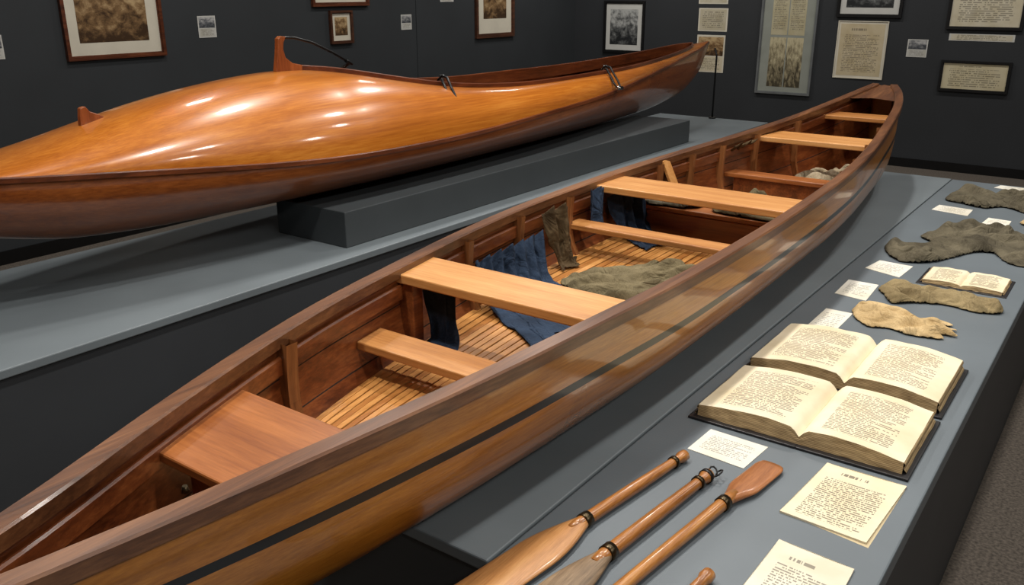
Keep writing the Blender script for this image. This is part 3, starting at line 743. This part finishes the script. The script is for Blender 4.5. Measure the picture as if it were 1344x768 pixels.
frame_on('B',-3.66,-3.05,.65,1.95,'framed_document',fr_sil,.02,mol,[(.2,.49,.06,.46,photo('doc1',(70,64,50),(140,130,104),(192,182,150),6.0,3.0)),(.51,.80,.06,.46,photo('doc2',(70,64,50),(140,130,104),(192,182,150),6.0,5.0)),(.2,.49,.48,.94,txt(15,24,(182,174,146))),(.51,.80,.48,.94,txt(16,24,(182,174,146)))])
frame_on('B',-2.86,-2.22,1.47,2.0,'framed_picture',fr_blk,.025,mww,[(.14,.86,.18,.84,gry(17))])
frame_on('B',-2.83,-2.33,.86,1.435,'framed_document',mw,.008,mw,[(.06,.94,.05,.95,txt(18,22,(196,182,152),True,34))],.012)
frame_on('B',-2.13,-1.94,1.10,1.27,'wall_label',fr_blk,0,mww,[(.06,.94,.45,.95,photo('lbl19',(60,64,70),(110,112,116),(180,180,180),3.0,4)),(.06,.94,.05,.42,txt(19,5,(190,190,186)))],.008)
frame_on('B',-1.80,-1.14,1.375,1.85,'framed_document',fr_blk,.022,mw,[(.05,.95,.06,.94,txt(20,16,(206,198,176),True))])
frame_on('B',-1.76,-1.19,1.27,1.335,'wall_label',fr_blk,0,mww,[(.03,.97,.1,.9,txt(21,3,(200,194,176),False,50))],.008)
frame_on('B',-1.79,-1.17,.79,1.085,'title_plaque',fr_blk,.02,mw,[(.045,.955,.09,.91,txt(22,9,(202,192,162),True,44))])

# ------------------------------------------------------------ lights
def area(name,loc,target,power,size,col=(1,.95,.88),spread=180):
    L=bpy.data.lights.new(name,'AREA');L.shape='DISK';L.size=size;L.energy=power;L.color=col;L.spread=math.radians(spread)
    o=bpy.data.objects.new(name,L);S.collection.objects.link(o);o.location=loc
    o.rotation_euler=(Vector(target)-Vector(loc)).to_track_quat('-Z','Y').to_euler();return o
for y in (1.5,3.3,5.0):
    area('ceiling_lamp_kayak',(-3.25,y,3.5),(-3.0,y-.2,1),27,.24)
for y in (.6,2.5,4.6):
    area('ceiling_lamp_canoe',(-1.6,y,3.5),(-1.3,y,.8),28,.16,spread=130)
for y in (1.2,3.2,5.2):
    area('ceiling_lamp_table',(-.3,y,3.5),(-.55,y,.7),14,.18,spread=130)
for y,p in ((-.4,26),(1.4,18),(3.4,14),(5.6,14)):
    area('aisle_fill_light',(1.7,y,3.4),(-.8,y+.4,.85),p,.28)  # added fill from the aisle side, brightens the canoe's hull side and the floor
for y in (3.4,5.8,8.0):
    area('wall_washer_left',(-4.6,y,3.5),(-6.05,y+.2,1.4),18,.25)
for x in (-5,-3.2,-1.4,.4):
    area('wall_washer_back',(x,8.1,3.5),(x,9.7,1.1),18,.25)
w=bpy.data.worlds.new('w');S.world=w;w.use_nodes=True;w.node_tree.nodes['Background'].inputs[0].default_value=(.05,.05,.05,1)

# ------------------------------------------------------------ camera
psi=math.radians(35.9);th=math.radians(19.15)
R=Vector((math.cos(psi),math.sin(psi),0));F=Vector((-math.sin(psi)*math.cos(th),math.cos(psi)*math.cos(th),-math.sin(th)));U=R.cross(F)
cam=bpy.data.cameras.new('camera');cam.sensor_width=36;cam.lens=36*1150/1344;cam.clip_start=.05
co=bpy.data.objects.new('camera',cam);S.collection.objects.link(co)
mm=Matrix((R,U,-F)).transposed().to_4x4();mm.translation=Vector((0,0,1.75));co.matrix_world=mm
S.camera=co
